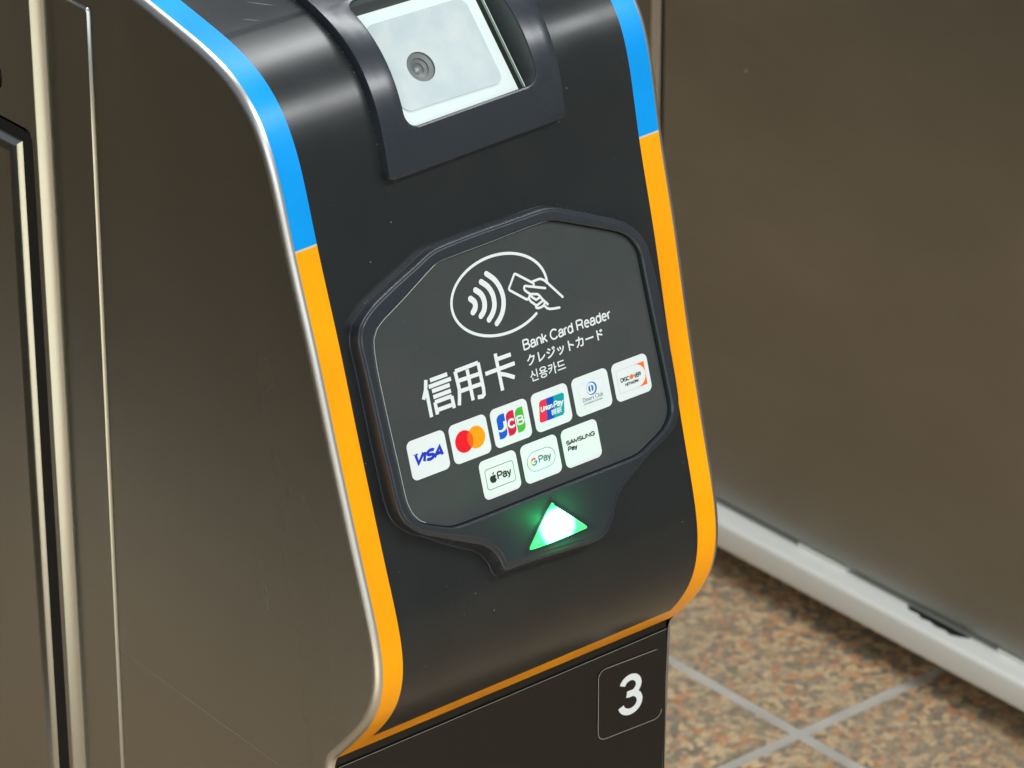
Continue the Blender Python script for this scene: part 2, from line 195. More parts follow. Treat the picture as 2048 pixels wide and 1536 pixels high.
def catmull(P, n=6, closed=False):
    out = []; L = len(P)
    for i in range(L if closed else L-1):
        g = (lambda k: P[k % L]) if closed else (lambda k: P[min(max(k, 0), L-1)])
        p0, p1, p2, p3 = (g(i-1), g(i), g(i+1), g(i+2))
        for j in range(n):
            t = j/n
            out.append(tuple(.5*((2*p1[k])+(-p0[k]+p2[k])*t+(2*p0[k]-5*p1[k]+4*p2[k]-p3[k])*t*t+(-p0[k]+3*p1[k]-3*p2[k]+p3[k])*t**3) for k in (0, 1)))
    if not closed: out.append(tuple(P[-1]))
    return out
def soften(P, w=2, it=2):
    for _ in range(it):
        n = len(P); P = [tuple((P[i-1][k]+2*P[i][k]+P[(i+1) % n][k])/4 for k in (0, 1)) for i in range(n)]
    return P
def inset(P, d):   # closed polygon, positive d shrinks it; mitred corners
    n = len(P); A = sum(P[i][0]*P[(i+1) % n][1]-P[(i+1) % n][0]*P[i][1] for i in range(n))
    sg = 1 if A > 0 else -1; out = []
    for i in range(n):
        a, b, c = Vector(P[i-1]), Vector(P[i]), Vector(P[(i+1) % n])
        d1, d2 = (b-a).normalized(), (c-b).normalized()
        n1, n2 = Vector((-d1.y, d1.x)), Vector((-d2.y, d2.x)); m = (n1+n2).normalized(); k = 1/max(.6, m.dot(n1))
        out.append((b.x+m.x*d*k*sg, b.y+m.y*d*k*sg))
    return out
def loft(g, loops, m=0):   # loops of 3d points, closed
    n = len(loops[0]); base = [p for l in loops for p in l]
    f = [(i*n+j, i*n+(j+1) % n, (i+1)*n+(j+1) % n, (i+1)*n+j) for i in range(len(loops)-1) for j in range(n)]
    g.add(base, f, m)
def fill(g, polys, w, m=0):   # flat polygon with holes at height w
    tri = tessellate_polygon([[Vector((p[0], p[1], 0)) for p in P] for P in polys])
    g.add([(p[0], p[1], w) for P in polys for p in P], [tuple(t) for t in tri], m)
def plate(g, P, w0, w1, m=0, holes=()):
    fill(g, [P]+list(holes), w1, m)
    loft(g, [[(p[0], p[1], w0) for p in P], [(p[0], p[1], w1) for p in P]], m)
WL = [0]
def stroke(g, P, width, w, m=0, cap=True, closed=False):
    WL[0] += 1; w = w + (WL[0] % 12)*1.2e-5
    h = width/2; n = len(P); V = []
    for i in range(n):
        a = Vector(P[i-1] if (i > 0 or closed) else P[0]); c = Vector(P[(i+1) % n] if (i < n-1 or closed) else P[-1]); b = Vector(P[i])
        d1 = (b-a).normalized() if (b-a).length > 1e-9 else (c-b).normalized()
        d2 = (c-b).normalized() if (c-b).length > 1e-9 else d1
        t = (d1+d2).normalized(); nn = Vector((-t.y, t.x)); k = 1/max(.55, nn.dot(Vector((-d1.y, d1.x))))
        V += [(b.x+nn.x*h*k, b.y+nn.y*h*k, w), (b.x-nn.x*h*k, b.y-nn.y*h*k, w)]
    f = [(2*i, 2*i+1, 2*((i+1) % n)+1, 2*((i+1) % n)) for i in range(n if closed else n-1)]
    g.add(V, f, m)
    if cap and not closed:
        for e, o in ((P[0], P[1]), (P[-1], P[-2])):
            a = math.atan2(e[1]-o[1], e[0]-o[0])
            q = [(e[0]+h*math.cos(a+math.radians(x)), e[1]+h*math.sin(a+math.radians(x)), w) for x in range(-90, 91, 20)]
            g.add(q, [tuple(range(len(q)))], m)
TXT = {}
def text(g, s, box, w, m=0, bold=0, shear=0, keep=False, space=1):
    key = (s, bold, shear, space)
    if key not in TXT:
        c = bpy.data.curves.new('txt', 'FONT'); c.body = s; c.size = 1; c.offset = bold; c.shear = shear; c.resolution_u = 3
        c.space_character = space; c.fill_mode = 'FRONT'
        o = bpy.data.objects.new('txt', c); COL.objects.link(o); bpy.context.view_layer.update()
        e = o.evaluated_get(bpy.context.evaluated_depsgraph_get()); me = e.to_mesh()
        V = [tuple(v.co) for v in me.vertices]; F = [tuple(p.vertices) for p in me.polygons]
        e.to_mesh_clear(); bpy.data.objects.remove(o); bpy.data.curves.remove(c)
        TXT[key] = (V, F)
    V, F = TXT[key]
    x0 = min(v[0] for v in V); x1 = max(v[0] for v in V); y0 = min(v[1] for v in V); y1 = max(v[1] for v in V)
    bx0, by0, bx1, by1 = box
    g.add([(bx0+(v[0]-x0)/(x1-x0)*(bx1-bx0), by0+(v[1]-y0)/(y1-y0)*(by1-by0), w) for v in V], F, m)

def arc(cx, cy, rx, ry, a0, a1, n=10): return [(cx+rx*math.cos(math.radians(a0+(a1-a0)*i/n)), cy+ry*math.sin(math.radians(a0+(a1-a0)*i/n))) for i in range(n+1)]
GL = {   # skeleton letters, cap height 1: (advance, strokes)
 'B': (.70, [[(.06, 0), (.06, 1)], [(.06, 1), (.34, 1)]+arc(.34, .765, .22, .235, 90, -90)+[(.06, .53)], [(.06, .53), (.36, .53)]+arc(.36, .265, .25, .265, 90, -90)+[(.06, 0)]]),
 'R': (.72, [[(.06, 0), (.06, 1)], [(.06, 1), (.36, 1)]+arc(.36, .745, .24, .255, 90, -90)+[(.06, .49)], [(.38, .49), (.54, .38), (.58, 0)]]),
 'P': (.66, [[(.06, 0), (.06, 1)], [(.06, 1), (.34, 1)]+arc(.34, .73, .26, .27, 90, -90)+[(.06, .46)]]),
 'C': (.76, [arc(.38, .5, .34, .5, 38, 322, 22)]),
 'G': (.78, [arc(.38, .5, .34, .5, 38, 330, 22)+[(.68, .45), (.42, .45)]]),
 'D': (.74, [[(.06, 0), (.06, 1)], [(.06, 1), (.30, 1)]+arc(.30, .5, .36, .5, 90, -90, 14)+[(.06, 0)]]),
 'S': (.66, [arc(.32, .745, .26, .255, 25, 270, 14)+arc(.32, .245, .28, .245, 90, -155, 14)]),
 'A': (.70, [[(.02, 0), (.34, 1), (.66, 0)], [(.14, .32), (.54, .32)]]),
 'a': (.56, [[(.08, .52)]+arc(.27, .50, .18, .24, 150, 20, 8)+[(.45, .10), (.51, .0)], [(.45, .42), (.24, .40)]+arc(.21, .20, .17, .2, 100, 300, 9)+[(.36, .05), (.45, .20)]]),
 'n': (.54, [[(.07, 0), (.07, .72)], [(.07, .45)]+arc(.26, .49, .19, .24, 160, 0, 9)+[(.45, 0)]]),
 'k': (.50, [[(.07, 0), (.07, 1)], [(.42, .72), (.09, .34)], [(.19, .44), (.45, 0)]]),
 'r': (.34, [[(.07, 0), (.07, .72)], [(.07, .42)]+arc(.27, .46, .20, .25, 170, 80, 6)]),
 'd': (.58, [[(.47, 0), (.47, 1)], arc(.26, .36, .20, .36, 0, 360, 20)]),
 'e': (.56, [[(.07, .39), (.46, .39)]+arc(.27, .36, .20, .36, 5, 312, 18)]),
 'o': (.56, [arc(.27, .36, .20, .36, 0, 360, 20)]),
 'y': (.50, [[(.03, .72), (.25, .02)], [(.46, .72), (.22, -.14), (.14, -.24), (.04, -.23)]]),
 'M': (.86, [[(.07, 0), (.07, 1), (.40, .08), (.73, 1), (.73, 0)]]), 'U': (.72, [[(.06, 1), (.06, .32)]+arc(.33, .30, .27, .30, 180, 360, 12)+[(.60, 1)]]),
 'N': (.74, [[(.07, 0), (.07, 1), (.61, 0), (.61, 1)]]), 'V': (.68, [[(.02, 1), (.33, 0), (.64, 1)]]), 'I': (.24, [[(.10, 0), (.10, 1)]]),
 'J': (.55, [[(.46, 1), (.46, .28)]+arc(.25, .27, .21, .27, 0, -180, 10)]), 'E': (.62, [[(.56, 1), (.07, 1), (.07, 0), (.57, 0)], [(.07, .52), (.52, .52)]]),
 'T': (.62, [[(.0, 1), (.60, 1)], [(.30, 1), (.30, 0)]]), 'W': (.96, [[(.0, 1), (.23, 0), (.46, .95), (.69, 0), (.92, 1)]]), 'O': (.78, [arc(.37, .5, .33, .5, 0, 360, 24)]), 'K': (.68, [[(.06, 0), (.06, 1)], [(.58, 1), (.08, .36)], [(.24, .55), (.62, 0)]]),
 'i': (.22, [[(.08, 0), (.08, .72)], [(.08, .88), (.08, 1)]]), 's': (.5, [arc(.24, .55, .18, .17, 30, 270, 10)+arc(.24, .19, .20, .19, 90, -150, 10)]), 'l': (.22, [[(.08, 0), (.08, 1)]]), 'u': (.54, [[(.07, .72), (.07, .25)]+arc(.25, .25, .18, .25, 180, 360, 9)+[(.43, .72)], [(.43, .3), (.45, 0)]]), 'b': (.58, [[(.07, 0), (.07, 1)], arc(.28, .36, .20, .36, 0, 360, 20)]),
 '3': (.62, [arc(.28, .755, .23, .245, 165, -115, 18), arc(.28, .265, .26, .265, 110, -170, 18)]), ' ': (.28, []) }
def letters(g, s, box, width, w, m=0, shear=0, y_lo=0., y_hi=1.):
    x = 0; items = []
    for ch in s:
        adv, st = GL[ch]; items += [[(x+px+py*shear, py) for px, py in P] for P in st]; x += adv
    xs = [p[0] for P in items for p in P]; x0, x1 = min(xs), max(xs); h = width/2
    bx0, by0, bx1, by1 = box; fx = (bx1-bx0-width)/(x1-x0); fy = (by1-by0-width)/(y_hi-y_lo)
    for P in items:
        Q = [(bx0+h+(px-x0)*fx, by0+h+(py-y_lo)*fy) for px, py in P]
        stroke(g, Q, width, w, m, cap=False)

# ------------------------------------------------------------------ profile surface of the gate's nose
SL, SR = D['SL'], D['SR']; NP = len(SL); A = .104; B = D['b']; RR = .0035; TAU = D['tau']; ZF = -.66
def surf(x, s, h=0., taper=False):
    t = min(max(s, 0), 1)*(NP-1); j = min(int(t), NP-2); f = t-j; m = (x+A)/(2*A)
    lp = lambda i: [(SL[i][k]*(1-m)+SR[i][k]*m) for k in (0, 1)]
    p, q = lp(j), lp(j+1); c = [p[k]*(1-f)+q[k]*f for k in (0, 1)]
    a, b = lp(max(j-2, 0)), lp(min(j+3, NP-1)); ty, tz = b[0]-a[0], b[1]-a[1]; l = math.hypot(ty, tz)
    ny, nz = tz/l, -ty/l
    z = c[1]+nz*h
    return Vector((x*(1+TAU*z/A) if taper else x, c[0]+ny*h, z))
def ylow(x): return SL[-1][0] + (x+A)*(SR[-1][0]-SL[-1][0])/(2*A)
BACK = 1.15; SEND = .995
gate = empty('ticket_gate', (0, .5, ZF), 'steel ticket gate with curved black front, blue and orange edge stripes, green lit arrow', 'ticket gate')

def sheet(name, c0, c1, s0, s1, mat_, nx=8, h=0, extra=None, back=False, lower=False):
    ns = max(4, int((s1-s0)*230)); rows = []
    cs = [c0+(c1-c0)*i/nx for i in range(nx+1)]
    if back: rows.append([Vector((c*(1+TAU*.19/A), BACK, .19)) for c in cs])
    for i in range(ns+1): rows.append([surf(c, s0+(s1-s0)*i/ns, h, True) for c in cs])
    v, f = grid(rows); return obj(name, v, f, mat_, gate, smooth=True, angle=60)
SB = .9625
cs = [-B, -.07, -.041, -.02, 0, .02, .041, .07, B]; rows = [[Vector((c*(1+TAU*.19/A), BACK, .19)) for c in cs]]
ss = sorted([SB*i/220 for i in range(221)]+[.315, .453]); rows += [[surf(c, q, 0, True) for c in cs] for q in ss]
v, f = grid(rows); cut = lambda k: (1 <= k//8 and .315-1e-6 <= ss[k//8-1] < .453-1e-6 and 2 <= k % 8 <= 5)
obj('front_cover', v, [q for k, q in enumerate(f) if not cut(k)], BLACK, gate, smooth=True, angle=60)
for sg, sb in ((-1, .5065), (1, .5180)):
    lo, hi = (-A, -B) if sg < 0 else (B, A)
    sheet('blue_stripe', lo, hi, 0, sb-.0008, BLUE, 2, back=True)
    sheet('stripe_joint', lo, hi, sb-.0008, sb+.0008, PALE, 2)
    sheet('orange_stripe', lo, hi, sb+.0008, SB, ORANGE, 2)
sheet('orange_band', -A, A, SB, SEND, ORANGE, 16)

# lower black front panel
g = Geo()
top = [surf(-A+2*A*i/16, SEND, 0, True) for i in range(17)]
nb = [Vector((p.x, ylow(p.x)+.0005, p.z-.0015)) for p in top]
bot = [Vector((math.copysign(1, p.x)*(abs(p.x)-0) if False else p.x*(1+TAU*(ZF+.02)/A)/(1+TAU*p.z/A), 0, ZF+.02)) for p in top]
for p in bot: p.y = ylow(p.x)+.0005
v, f = grid([top, nb, bot]); g.add(v, f)
obj('lower_front_panel', g.v, g.f, FILM, gate)

# rim + side panels
def side(sg):
    P = []
    for i in range(150):
        q_ = i/149*.988; q = surf(sg*A, q_, 0); q2 = surf(sg*A, q_, 1); P.append((q.y, q.z, q2.y-q.y, q2.z-q.z))
    P = [(BACK, .19, 0, 1)]+P
    y0, z0, n0y, n0z = P[-1]; e = surf(sg*A, SEND, 0); yl = ylow(sg*A)
    ex, ez = yl, z0+(e.z-z0)*(yl-y0)/max(1e-6, e.y-y0); T = math.hypot(ex-y0, ez-z0)
    p2 = (yl, ez-T)
    for k in range(1, 13):      # quadratic fillet into the vertical edge
        t = k/12; y = (1-t)**2*y0+2*t*(1-t)*ex+t*t*p2[0]; z = (1-t)**2*z0+2*t*(1-t)*ez+t*t*p2[1]
        ty = 2*(1-t)*(ex-y0)+2*t*(p2[0]-ex); tz = 2*(1-t)*(ez-z0)+2*t*(p2[1]-ez); l = math.hypot(ty, tz)
        P.append((y, z, tz/l, -ty/l))
    P.append((yl, ZF+.02, -1, 0))
    rows = []
    for j in range(7):
        ph = math.radians(15*j); row = []
        for y, z, ny, nz in P:
            hh = -RR*(1-math.cos(ph)); yy, zz = y+ny*hh, z+nz*hh
            row.append(Vector((sg*(A+RR*math.sin(ph)+TAU*zz), yy, zz)))
        rows.append(row)
    v, f = grid(rows); obj('rim_trim', v, f, RIM, gate, smooth=True, angle=80)
    inner = rows[-1]
    return [(p.y, p.z) for p in inner]
for sg in (-1, 1):
    P = side(sg)
    poly = P + [(BACK, ZF+.02)]
    X = lambda z: sg*(A+RR+TAU*z)
    g = Geo(); tri = tessellate_polygon([[Vector((y, z, 0)) for y, z in poly]])
    g.add([(X(z), y, z) for y, z in poly], [tuple(t) for t in tri])
    g.add([(X(z), y, z) for y, z in ((BACK, .187), (BACK, ZF+.02))]+[(0, BACK, .187), (0, BACK, ZF+.02)], [(0, 1, 3, 2)])
    obj('side_panel', g.v, g.f, STEEL, gate)
g = Geo(); g.box((-.08, .03, ZF), (.08, BACK-.03, ZF+.03)); obj('gate_foot', g.v, g.f, PLINTH, gate)

# left side overlay plates: outlines in (y,z) on the side plane, raised d outwards with rounded edges
def side_plate(name, outline, d0, d1, r, mat_, holes=(), n=6, flip=-1, cham=None):
    g = Geo(); X = lambda z, d: flip*(A+RR+TAU*z+d)
    loops = [(outline, d0)]
    for i in range(n+1):
        a = math.radians(90*i/n)
        loops.append((inset(outline, r*(1-math.cos(a))), d1-r+r*math.sin(a)))
    if cham:      # bent edge: short upright, sloped face, small rounding
        cw, up = cham; loops = [(outline, d0), (outline, up)]
        for k, t in ((.80, .86), (.90, .95), (1.0, 1.0)): loops.append((inset(outline, cw*k), up+(d1-up)*t))
    L3 = [[(X(z, d), y, z) for y, z in P] for P, d in loops]
    loft(g, L3)
    P = loops[-1][0]; tri = tessellate_polygon([[Vector((y, z, 0)) for y, z in Q] for Q in [P]+list(holes)])
    g.add([(X(z, d1), y, z) for Q in [P]+list(holes) for y, z in Q], [tuple(t) for t in tri])
    for Q in holes: loft(g, [[(X(z, d1), y, z) for y, z in Q], [(X(z, d0), y, z) for y, z in Q]])
    return obj(name, g.v, g.f, mat_, gate, smooth=True, angle=40)
def sub(P, n=8):
    out = []
    for i in range(len(P)):
        a, b = P[i], P[(i+1) % len(P)]
        for k in range(n): out.append((a[0]+(b[0]-a[0])*k/n, a[1]+(b[1]-a[1])*k/n))
    return out
zb = ZF+.04
yA = lambda z: .175-.0528*z
yB = lambda z: .2098-.045*z
yC = lambda z: .2212-.0436*z
yD = lambda z: .2300-.047*z
def line(f, z0, z1, off=0, n=12): return [(f(z0+(z1-z0)*i/n)+off, z0+(z1-z0)*i/n) for i in range(n+1)]
side_plate('narrow_plate', line(yA, zb, .156)+[(yA(.158)+.0015, .158)]+line(yB, .158, zb, .004), -.001, .0014, .0004, STEEL, cham=(.0009, .0002))
g = Geo()  # dark strips laid in the door groove for the shade of a deep gap
for y0_, y1_, d_ in ((yC, yD, .0036),):
    V = []
    for i in range(13):
        z = zb+(.0790-zb)*i/12
        for y in (y0_(z)-.0002, y1_(z)+.0012): V.append((-(A+RR+TAU*z+d_), y, z))
    g.add(V, [(2*i, 2*i+1, 2*i+3, 2*i+2) for i in range(12)])
z = .0785; g.add([(-(A+RR+TAU*zz+.0034), y, zz) for y, zz in ((yC(.07), .0728), (.9, .0728), (.9, .0795), (yC(.07), .0795))], [(0, 1, 2, 3)])
obj('gap_shade', g.v, g.f, PLINTH, gate)
hole = ellipse(.2415, .1045, .006, .0085, 24)
side_plate('frame_plate', line(yB, zb, .183)+[(.95, .183), (.95, .0795)]+[(yC(.078)+.002, .0795), (yC(.078)+.0005, .079)]+line(yC, .0775, zb), -.001, .0069, .0016, STEEL, holes=[hole], cham=(.0042, .0018))
side_plate('access_door', [(yD(zb), zb), (yD(-.3), -.3), (yD(.074), .074), (.4, .074), (.9, .074), (.9, zb)], -.001, .0075, .0072, STEEL, n=9)
g = Geo(); q = [(-(A+RR+TAU*.1045)-.0005, y, z) for y, z in ellipse(.2415, .1045, .0062, .0087, 24)]; g.add(q, [tuple(range(24))]); obj('keyhole', g.v, g.f, VOIDM, gate)
g = Geo(); cy, cz = .2915, -.3185; xl = -(A+RR+TAU*cz+.0075)
for r0, d0, r1, d1 in ((.0105, 0, .0098, .002), (.0098, .002, .0075, .0022), (.0075, .0022, .0066, .0008)):
    loft(g, [[(xl-d, cy+r*math.cos(a*math.pi/16), cz+r*math.sin(a*math.pi/16)) for a in range(32)] for r, d in ((r0, d0), (r1, d1))])
g.add([(xl-.0008, cy+.0066*math.cos(a*math.pi/16), cz+.0066*math.sin(a*math.pi/16)) for a in range(32)], [tuple(range(32))])
obj('door_lock', g.v, g.f, RIM, gate, smooth=True)

# ------------------------------------------------------------------ scanner hood on the curved front
TOPS = .14
hl = lambda s: -.0500-(s-.31)*.020
hr = lambda s: .0533-(s-.38)*.026
OT, OB = .3275, .4425; OL, OR_ = (lambda s: -.0358-(s-.339)*.027), (lambda s: .0384)
def opening(e=0., n=10):   # closed loop (x,s) of the window opening, e grows it in metres
    k = e/.56; rx, rs = .0065+e, .0118+k
    t, b = OT-k, OB+k; L = []
    for cx, cs, a0 in ((OR_(0)+e-rx, b-rs, 0), (None, b-rs, 90), (None, t+rs, 180), (OR_(0)+e-rx, t+rs, 270)):
        for i in range(n+1):
            a = math.radians(a0+90*i/n); ss = cs+rs*math.sin(a)
            x = (OL(cs)-e+rx if cx is None else cx)+rx*math.cos(a); L.append((x, ss))
    out = []
    for i in range(len(L)):
        a, b2 = L[i], L[(i+1) % len(L)]; m = max(1, int(max(abs(b2[0]-a[0]), abs(b2[1]-a[1])*.56)/.002+.01))
        for k2 in range(m): out.append((a[0]+(b2[0]-a[0])*k2/m, a[1]+(b2[1]-a[1])*k2/m))
    return out
def outer(e=0., n=6):
    k = e/.56; s0, s1 = TOPS+k, .4775-k; rx, rs = .003, .0045; L = []
    RW = [s0]+[q for q in ROWS if s0+.002 < q < s1-rs-.0008]+[s1-rs]
    for s in RW: L.append((hl(s)+e, s))
    for i in range(1, n+1):
        a = math.radians(90*i/n); L.append((hl(s1)+e+rx*(1-math.cos(a)), s1-rs+rs*math.sin(a)))
    for i in range(1, 30):
        x0, x1 = hl(s1)+e+rx, hr(s1)-e-rx; L.append((x0+(x1-x0)*i/30, s1+.0006*math.sin(i)*0))
    for i in range(n+1):
        a = math.radians(90*i/n); L.append((hr(s1)-e-rx+rx*math.sin(a), s1-rs+rs*math.cos(a)))
    for s in RW[-2::-1]: L.append((hr(s)-e, s))
    for i in range(1, 20):
        x0, x1 = hr(s0)-e, hl(s0)+e; L.append((x0+(x1-x0)*i/20, s0))
    return L
_o = [round(p[1], 6) for p in opening(.0010)]
ROWS = sorted(set(_o)); ROWS = [q for i, q in enumerate(ROWS) if i == 0 or q-ROWS[i-1] > 6e-5]
ROWS = [TOPS+(ROWS[0]-TOPS)*i/45 for i in range(45)]+ROWS+[ROWS[-1]+(.4775-ROWS[-1])*i/12 for i in range(1, 12)]
HH = .005; g = Geo()
o0, o1 = outer(.0012), outer(0); w0, w1 = opening(.0010), opening(0)
om = outer(.0004); wm = opening(.0003)
loft(g, [[surf(x, s, HH) for x, s in o0], [surf(x, s, HH-.0003) for x, s in om], [surf(x, s, HH-.0013) for x, s in o1], [surf(x, s, -.001) for x, s in o1]])
# outer skin: rows of constant s, clipped around the opening
def xs_open(s):
    xs = []
    for i in range(len(w0)):
        a, b2 = w0[i], w0[(i+1) % len(w0)]
        if (a[1]-s)*(b2[1]-s) <= 0 and a[1] != b2[1]:
            xs.append(a[0]+(b2[0]-a[0])*(s-a[1])/(b2[1]-a[1]))
    return (min(xs), max(xs)) if xs else None
smin, smax = min(p[1] for p in w0), max(p[1] for p in w0)
S = [o0[0][1]]+[q for q in ROWS if o0[0][1] < q]+[round(p[1], 7) for p in o0 if p[1] > max(q for q in ROWS)-.02]
S = sorted(set(round(q, 7) for q in S)); S = [q for i, q in enumerate(S) if i == 0 or q-S[i-1] > 3e-5]
def xo(s):
    xs = []
    for i in range(len(o0)):
        a, b2 = o0[i], o0[(i+1) % len(o0)]
        if (a[1]-s)*(b2[1]-s) <= 0 and abs(a[1]-b2[1]) > 1e-9: xs.append(a[0]+(b2[0]-a[0])*(s-a[1])/(b2[1]-a[1]))
    return (min(xs), max(xs)) if len(xs) > 1 else None
def band(sa, sb, xa, xb, n=3):
    rows = []
    for s, (l, r) in ((sa, xa), (sb, xb)): rows.append([surf(l+(r-l)*i/n, s, HH) for i in range(n+1)])
    v, f = grid(rows); g.add(v, f)
for i in range(len(S)-1):
    sa, sb = S[i], S[i+1]; e = 1e-7
    oa, ob = xo(sa+e), xo(sb-e)
    if not oa or not ob: continue
    if sb <= smin+1e-6 or sa >= smax-1e-6: band(sa, sb, oa, ob, 6)
    else:
        ia, ib = xs_open(max(sa, smin)+1e-7), xs_open(min(sb, smax)-1e-7)
        if ia and ib:
            band(sa, sb, (oa[0], ia[0]), (ob[0], ib[0])); band(sa, sb, (ia[1], oa[1]), (ib[1], ob[1]))
        else: band(sa, sb, oa, ob, 6)
PHM = math.radians(41.5); B0 = Vector(D['B0']); NM = Vector((0, -math.cos(PHM), math.sin(PHM))); VM = Vector((0, math.sin(PHM), math.cos(PHM)))
def mod(x, v, h=0): return B0+Vector((x, 0, 0))+VM*v+NM*h
deep = []
for x, s in w1:
    q = surf(x, s, 0); dv = (q-B0); deep.append(mod(x, dv.dot(VM)+(-.003 if s > .44 else 0), -.006))
loft(g, [[surf(x, s, HH) for x, s in w0], [surf(x, s, HH-.0002) for x, s in wm], [surf(x, s, HH-.0010) for x, s in w1]])
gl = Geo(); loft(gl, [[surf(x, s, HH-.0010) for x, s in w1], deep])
bm = bmesh.new(); me = bpy.data.meshes.new('t'); me.from_pydata(g.v, [], g.f); bm.from_mesh(me); bmesh.ops.remove_doubles(bm, verts=bm.verts, dist=2e-5)
bm.verts.index_update(); hv = [v.co[:] for v in bm.verts]; hf = [tuple(v.index for v in f.verts) for f in bm.faces]; bm.free()
hood = obj('scanner_hood', hv, hf, FRAME, gate, smooth=True, angle=38)
obj('opening_wall', gl.v, gl.f, mat('wall_reflection_grey', (.085, .10, .098, 1), .4), hood, smooth=True, angle=60)  # inner wall of the hood plastic; white plate's reflection put into its grey
hm = Matrix.Identity(4); hm.col[0] = (1, 0, 0, 0); hm.col[1] = (*VM, 0); hm.col[2] = (*NM, 0); hm.translation = B0
lx, lv, lr = -.0146, .0262, .0073
g = Geo(); wr = rrect(-.0405, -.004, .0297, .0572, .0015); plate(g, wr, -.004, 0, 0, holes=[ellipse(lx, lv, lr, lr, 40)])
obj('light_plate', g.v, g.f, WHITEP, hood, mtx=hm)
g = Geo(); wr = rrect(-.0338, .0080, .0240, .0515, .0048, 8); plate(g, wr, .00005, .0004, 0, holes=[ellipse(lx, lv, lr, lr, 40)])
obj('scanner_window', g.v, g.f, WINDOW, hood, mtx=hm)
g = Geo(); c_ = lambda r, h: [(lx+r*math.cos(a*math.pi/20), lv+r*math.sin(a*math.pi/20), h) for a in range(40)]
loft(g, [c_(lr, .0004), c_(lr*.96, -.0005), c_(lr*.66, -.0010), c_(lr*.63, -.0018), c_(lr*.40, -.0024), c_(lr*.38, -.0030), c_(lr*.22, -.0036)])
obj('lens_barrel', g.v, g.f, LENSM, hood, mtx=hm, smooth=True, angle=25)
g = Geo(); loft(g, [c_(lr*.24, -.0037), c_(lr*.20, -.0031), c_(lr*.12, -.0027), c_(lr*.01, -.0025)]); obj('camera_lens', g.v, g.f, LENSG, hood, mtx=hm, smooth=True, angle=80)
g = Geo(); g.box((.0333, -.003, -.0012), (.0337, .0585, .0004)); obj('glass_edge', g.v, g.f, GLASSE, hood, mtx=hm)
g = Geo(); g.box((-.046, -.006, -.0100), (.0395, .066, -.0055)); obj('housing_floor', g.v, g.f, VOIDM, hood, mtx=hm)

# ------------------------------------------------------------------ card reader
O = Vector(D['O']); TH = D['th']
NR = Vector((0, -math.cos(TH), math.sin(TH))); VR = Vector((0, math.sin(TH), math.cos(TH)))
rm = Matrix.Identity(4); rm.col[0] = (1, 0, 0, 0); rm.col[1] = (*VR, 0); rm.col[2] = (*NR, 0); rm.translation = O
def dens(P, n=4, soft=1):
    Q = sub(P, n); return soften(Q, it=soft)
fo, fi = dens(D['fout'], 5, 2), dens(D['fin'], 5, 2)
g = Geo(); r = .0016; loops = []
lowv = min(p[1] for p in fo)
def flare(P, k):   # the foot of the bump spreads a little towards the gate
    out = []
    for u, v in P:
        e = max(0, min(1, (-.056-v)/.008)); out.append((u, v-.0035*e*k))
    return out
def foot(P, h):
    NB = Vector((0, -math.cos(0.26737), math.sin(0.26737))); return [(u, v, (h-(O+VR*v).dot(NB))/NR.dot(NB)) for u, v in P]
loops.append([(u, v, -.018) for u, v in flare(inset(fo, -.0007), 1.3)])
loops.append(foot(flare(inset(fo, -.0007), 1.2), .0004)); loops.append(foot(flare(inset(fo, -.0005), 1.2), .0006)); loops.append(foot(flare(fo, 1.15), .0006))
q = .0008
for i in range(5):
    a = math.radians(90*i/4); loops.append([(u, v, -.0004-q+q*math.sin(a)) for u, v in flare(inset(fo, q*(1-math.cos(a))), .4*(1-i/4))])
for d_, w_ in ((.0015, -.0004), (.0017, -.0003), (.0020, -.00004), (.0023, 0)): loops.append([(u, v, w_) for u, v in inset(fo, d_)])
loft(g, loops)
top_o = [(p[0], p[1]) for p in loops[-1]]
fi_o = inset(fi, -.0007)
fill(g, [top_o, fi_o], 0)
loft(g, [[(u, v, 0) for u, v in fi_o], [(u, v, -.0007) for u, v in fi], [(u, v, -.0036) for u, v in fi]])
bm = bmesh.new(); me = bpy.data.meshes.new('t'); me.from_pydata(g.v, [], g.f); bm.from_mesh(me); bmesh.ops.remove_doubles(bm, verts=bm.verts, dist=1e-6)
bm.verts.index_update(); hv = [v.co[:] for v in bm.verts]; hf = [tuple(v.index for v in f.verts) for f in bm.faces]; bm.free()
reader = obj('card_reader', hv, hf, FRAME, gate, smooth=True, angle=30, mtx=rm, label='black octagonal card reader with card logos and contactless symbol')
W = -.003
g = Geo(); pi_ = inset(fi, .0002)
pin = inset(fi, .0006)
loft(g, [[(u, v, -.0040) for u, v in pi_], [(u, v, W-.0003) for u, v in pi_], [(u, v, W) for u, v in pin]]); fill(g, [pin], W)
obj('reader_panel', g.v, g.f, PANEL, reader, mtx=rm, smooth=True, angle=30)
# edge of the clear overlay film, left and top; its glint is put into the pale colour
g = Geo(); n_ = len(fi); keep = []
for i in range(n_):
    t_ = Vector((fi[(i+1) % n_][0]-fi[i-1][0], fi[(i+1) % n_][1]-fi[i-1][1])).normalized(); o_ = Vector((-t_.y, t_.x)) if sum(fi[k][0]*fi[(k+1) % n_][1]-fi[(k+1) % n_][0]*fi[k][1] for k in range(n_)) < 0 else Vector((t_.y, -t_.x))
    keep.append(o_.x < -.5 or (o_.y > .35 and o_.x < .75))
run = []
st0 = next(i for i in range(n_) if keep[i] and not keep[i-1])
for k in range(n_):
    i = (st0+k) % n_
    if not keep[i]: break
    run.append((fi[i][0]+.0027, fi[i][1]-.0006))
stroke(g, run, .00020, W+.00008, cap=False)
obj('film_edge', g.v, g.f, PALEEDGE, reader, mtx=rm)
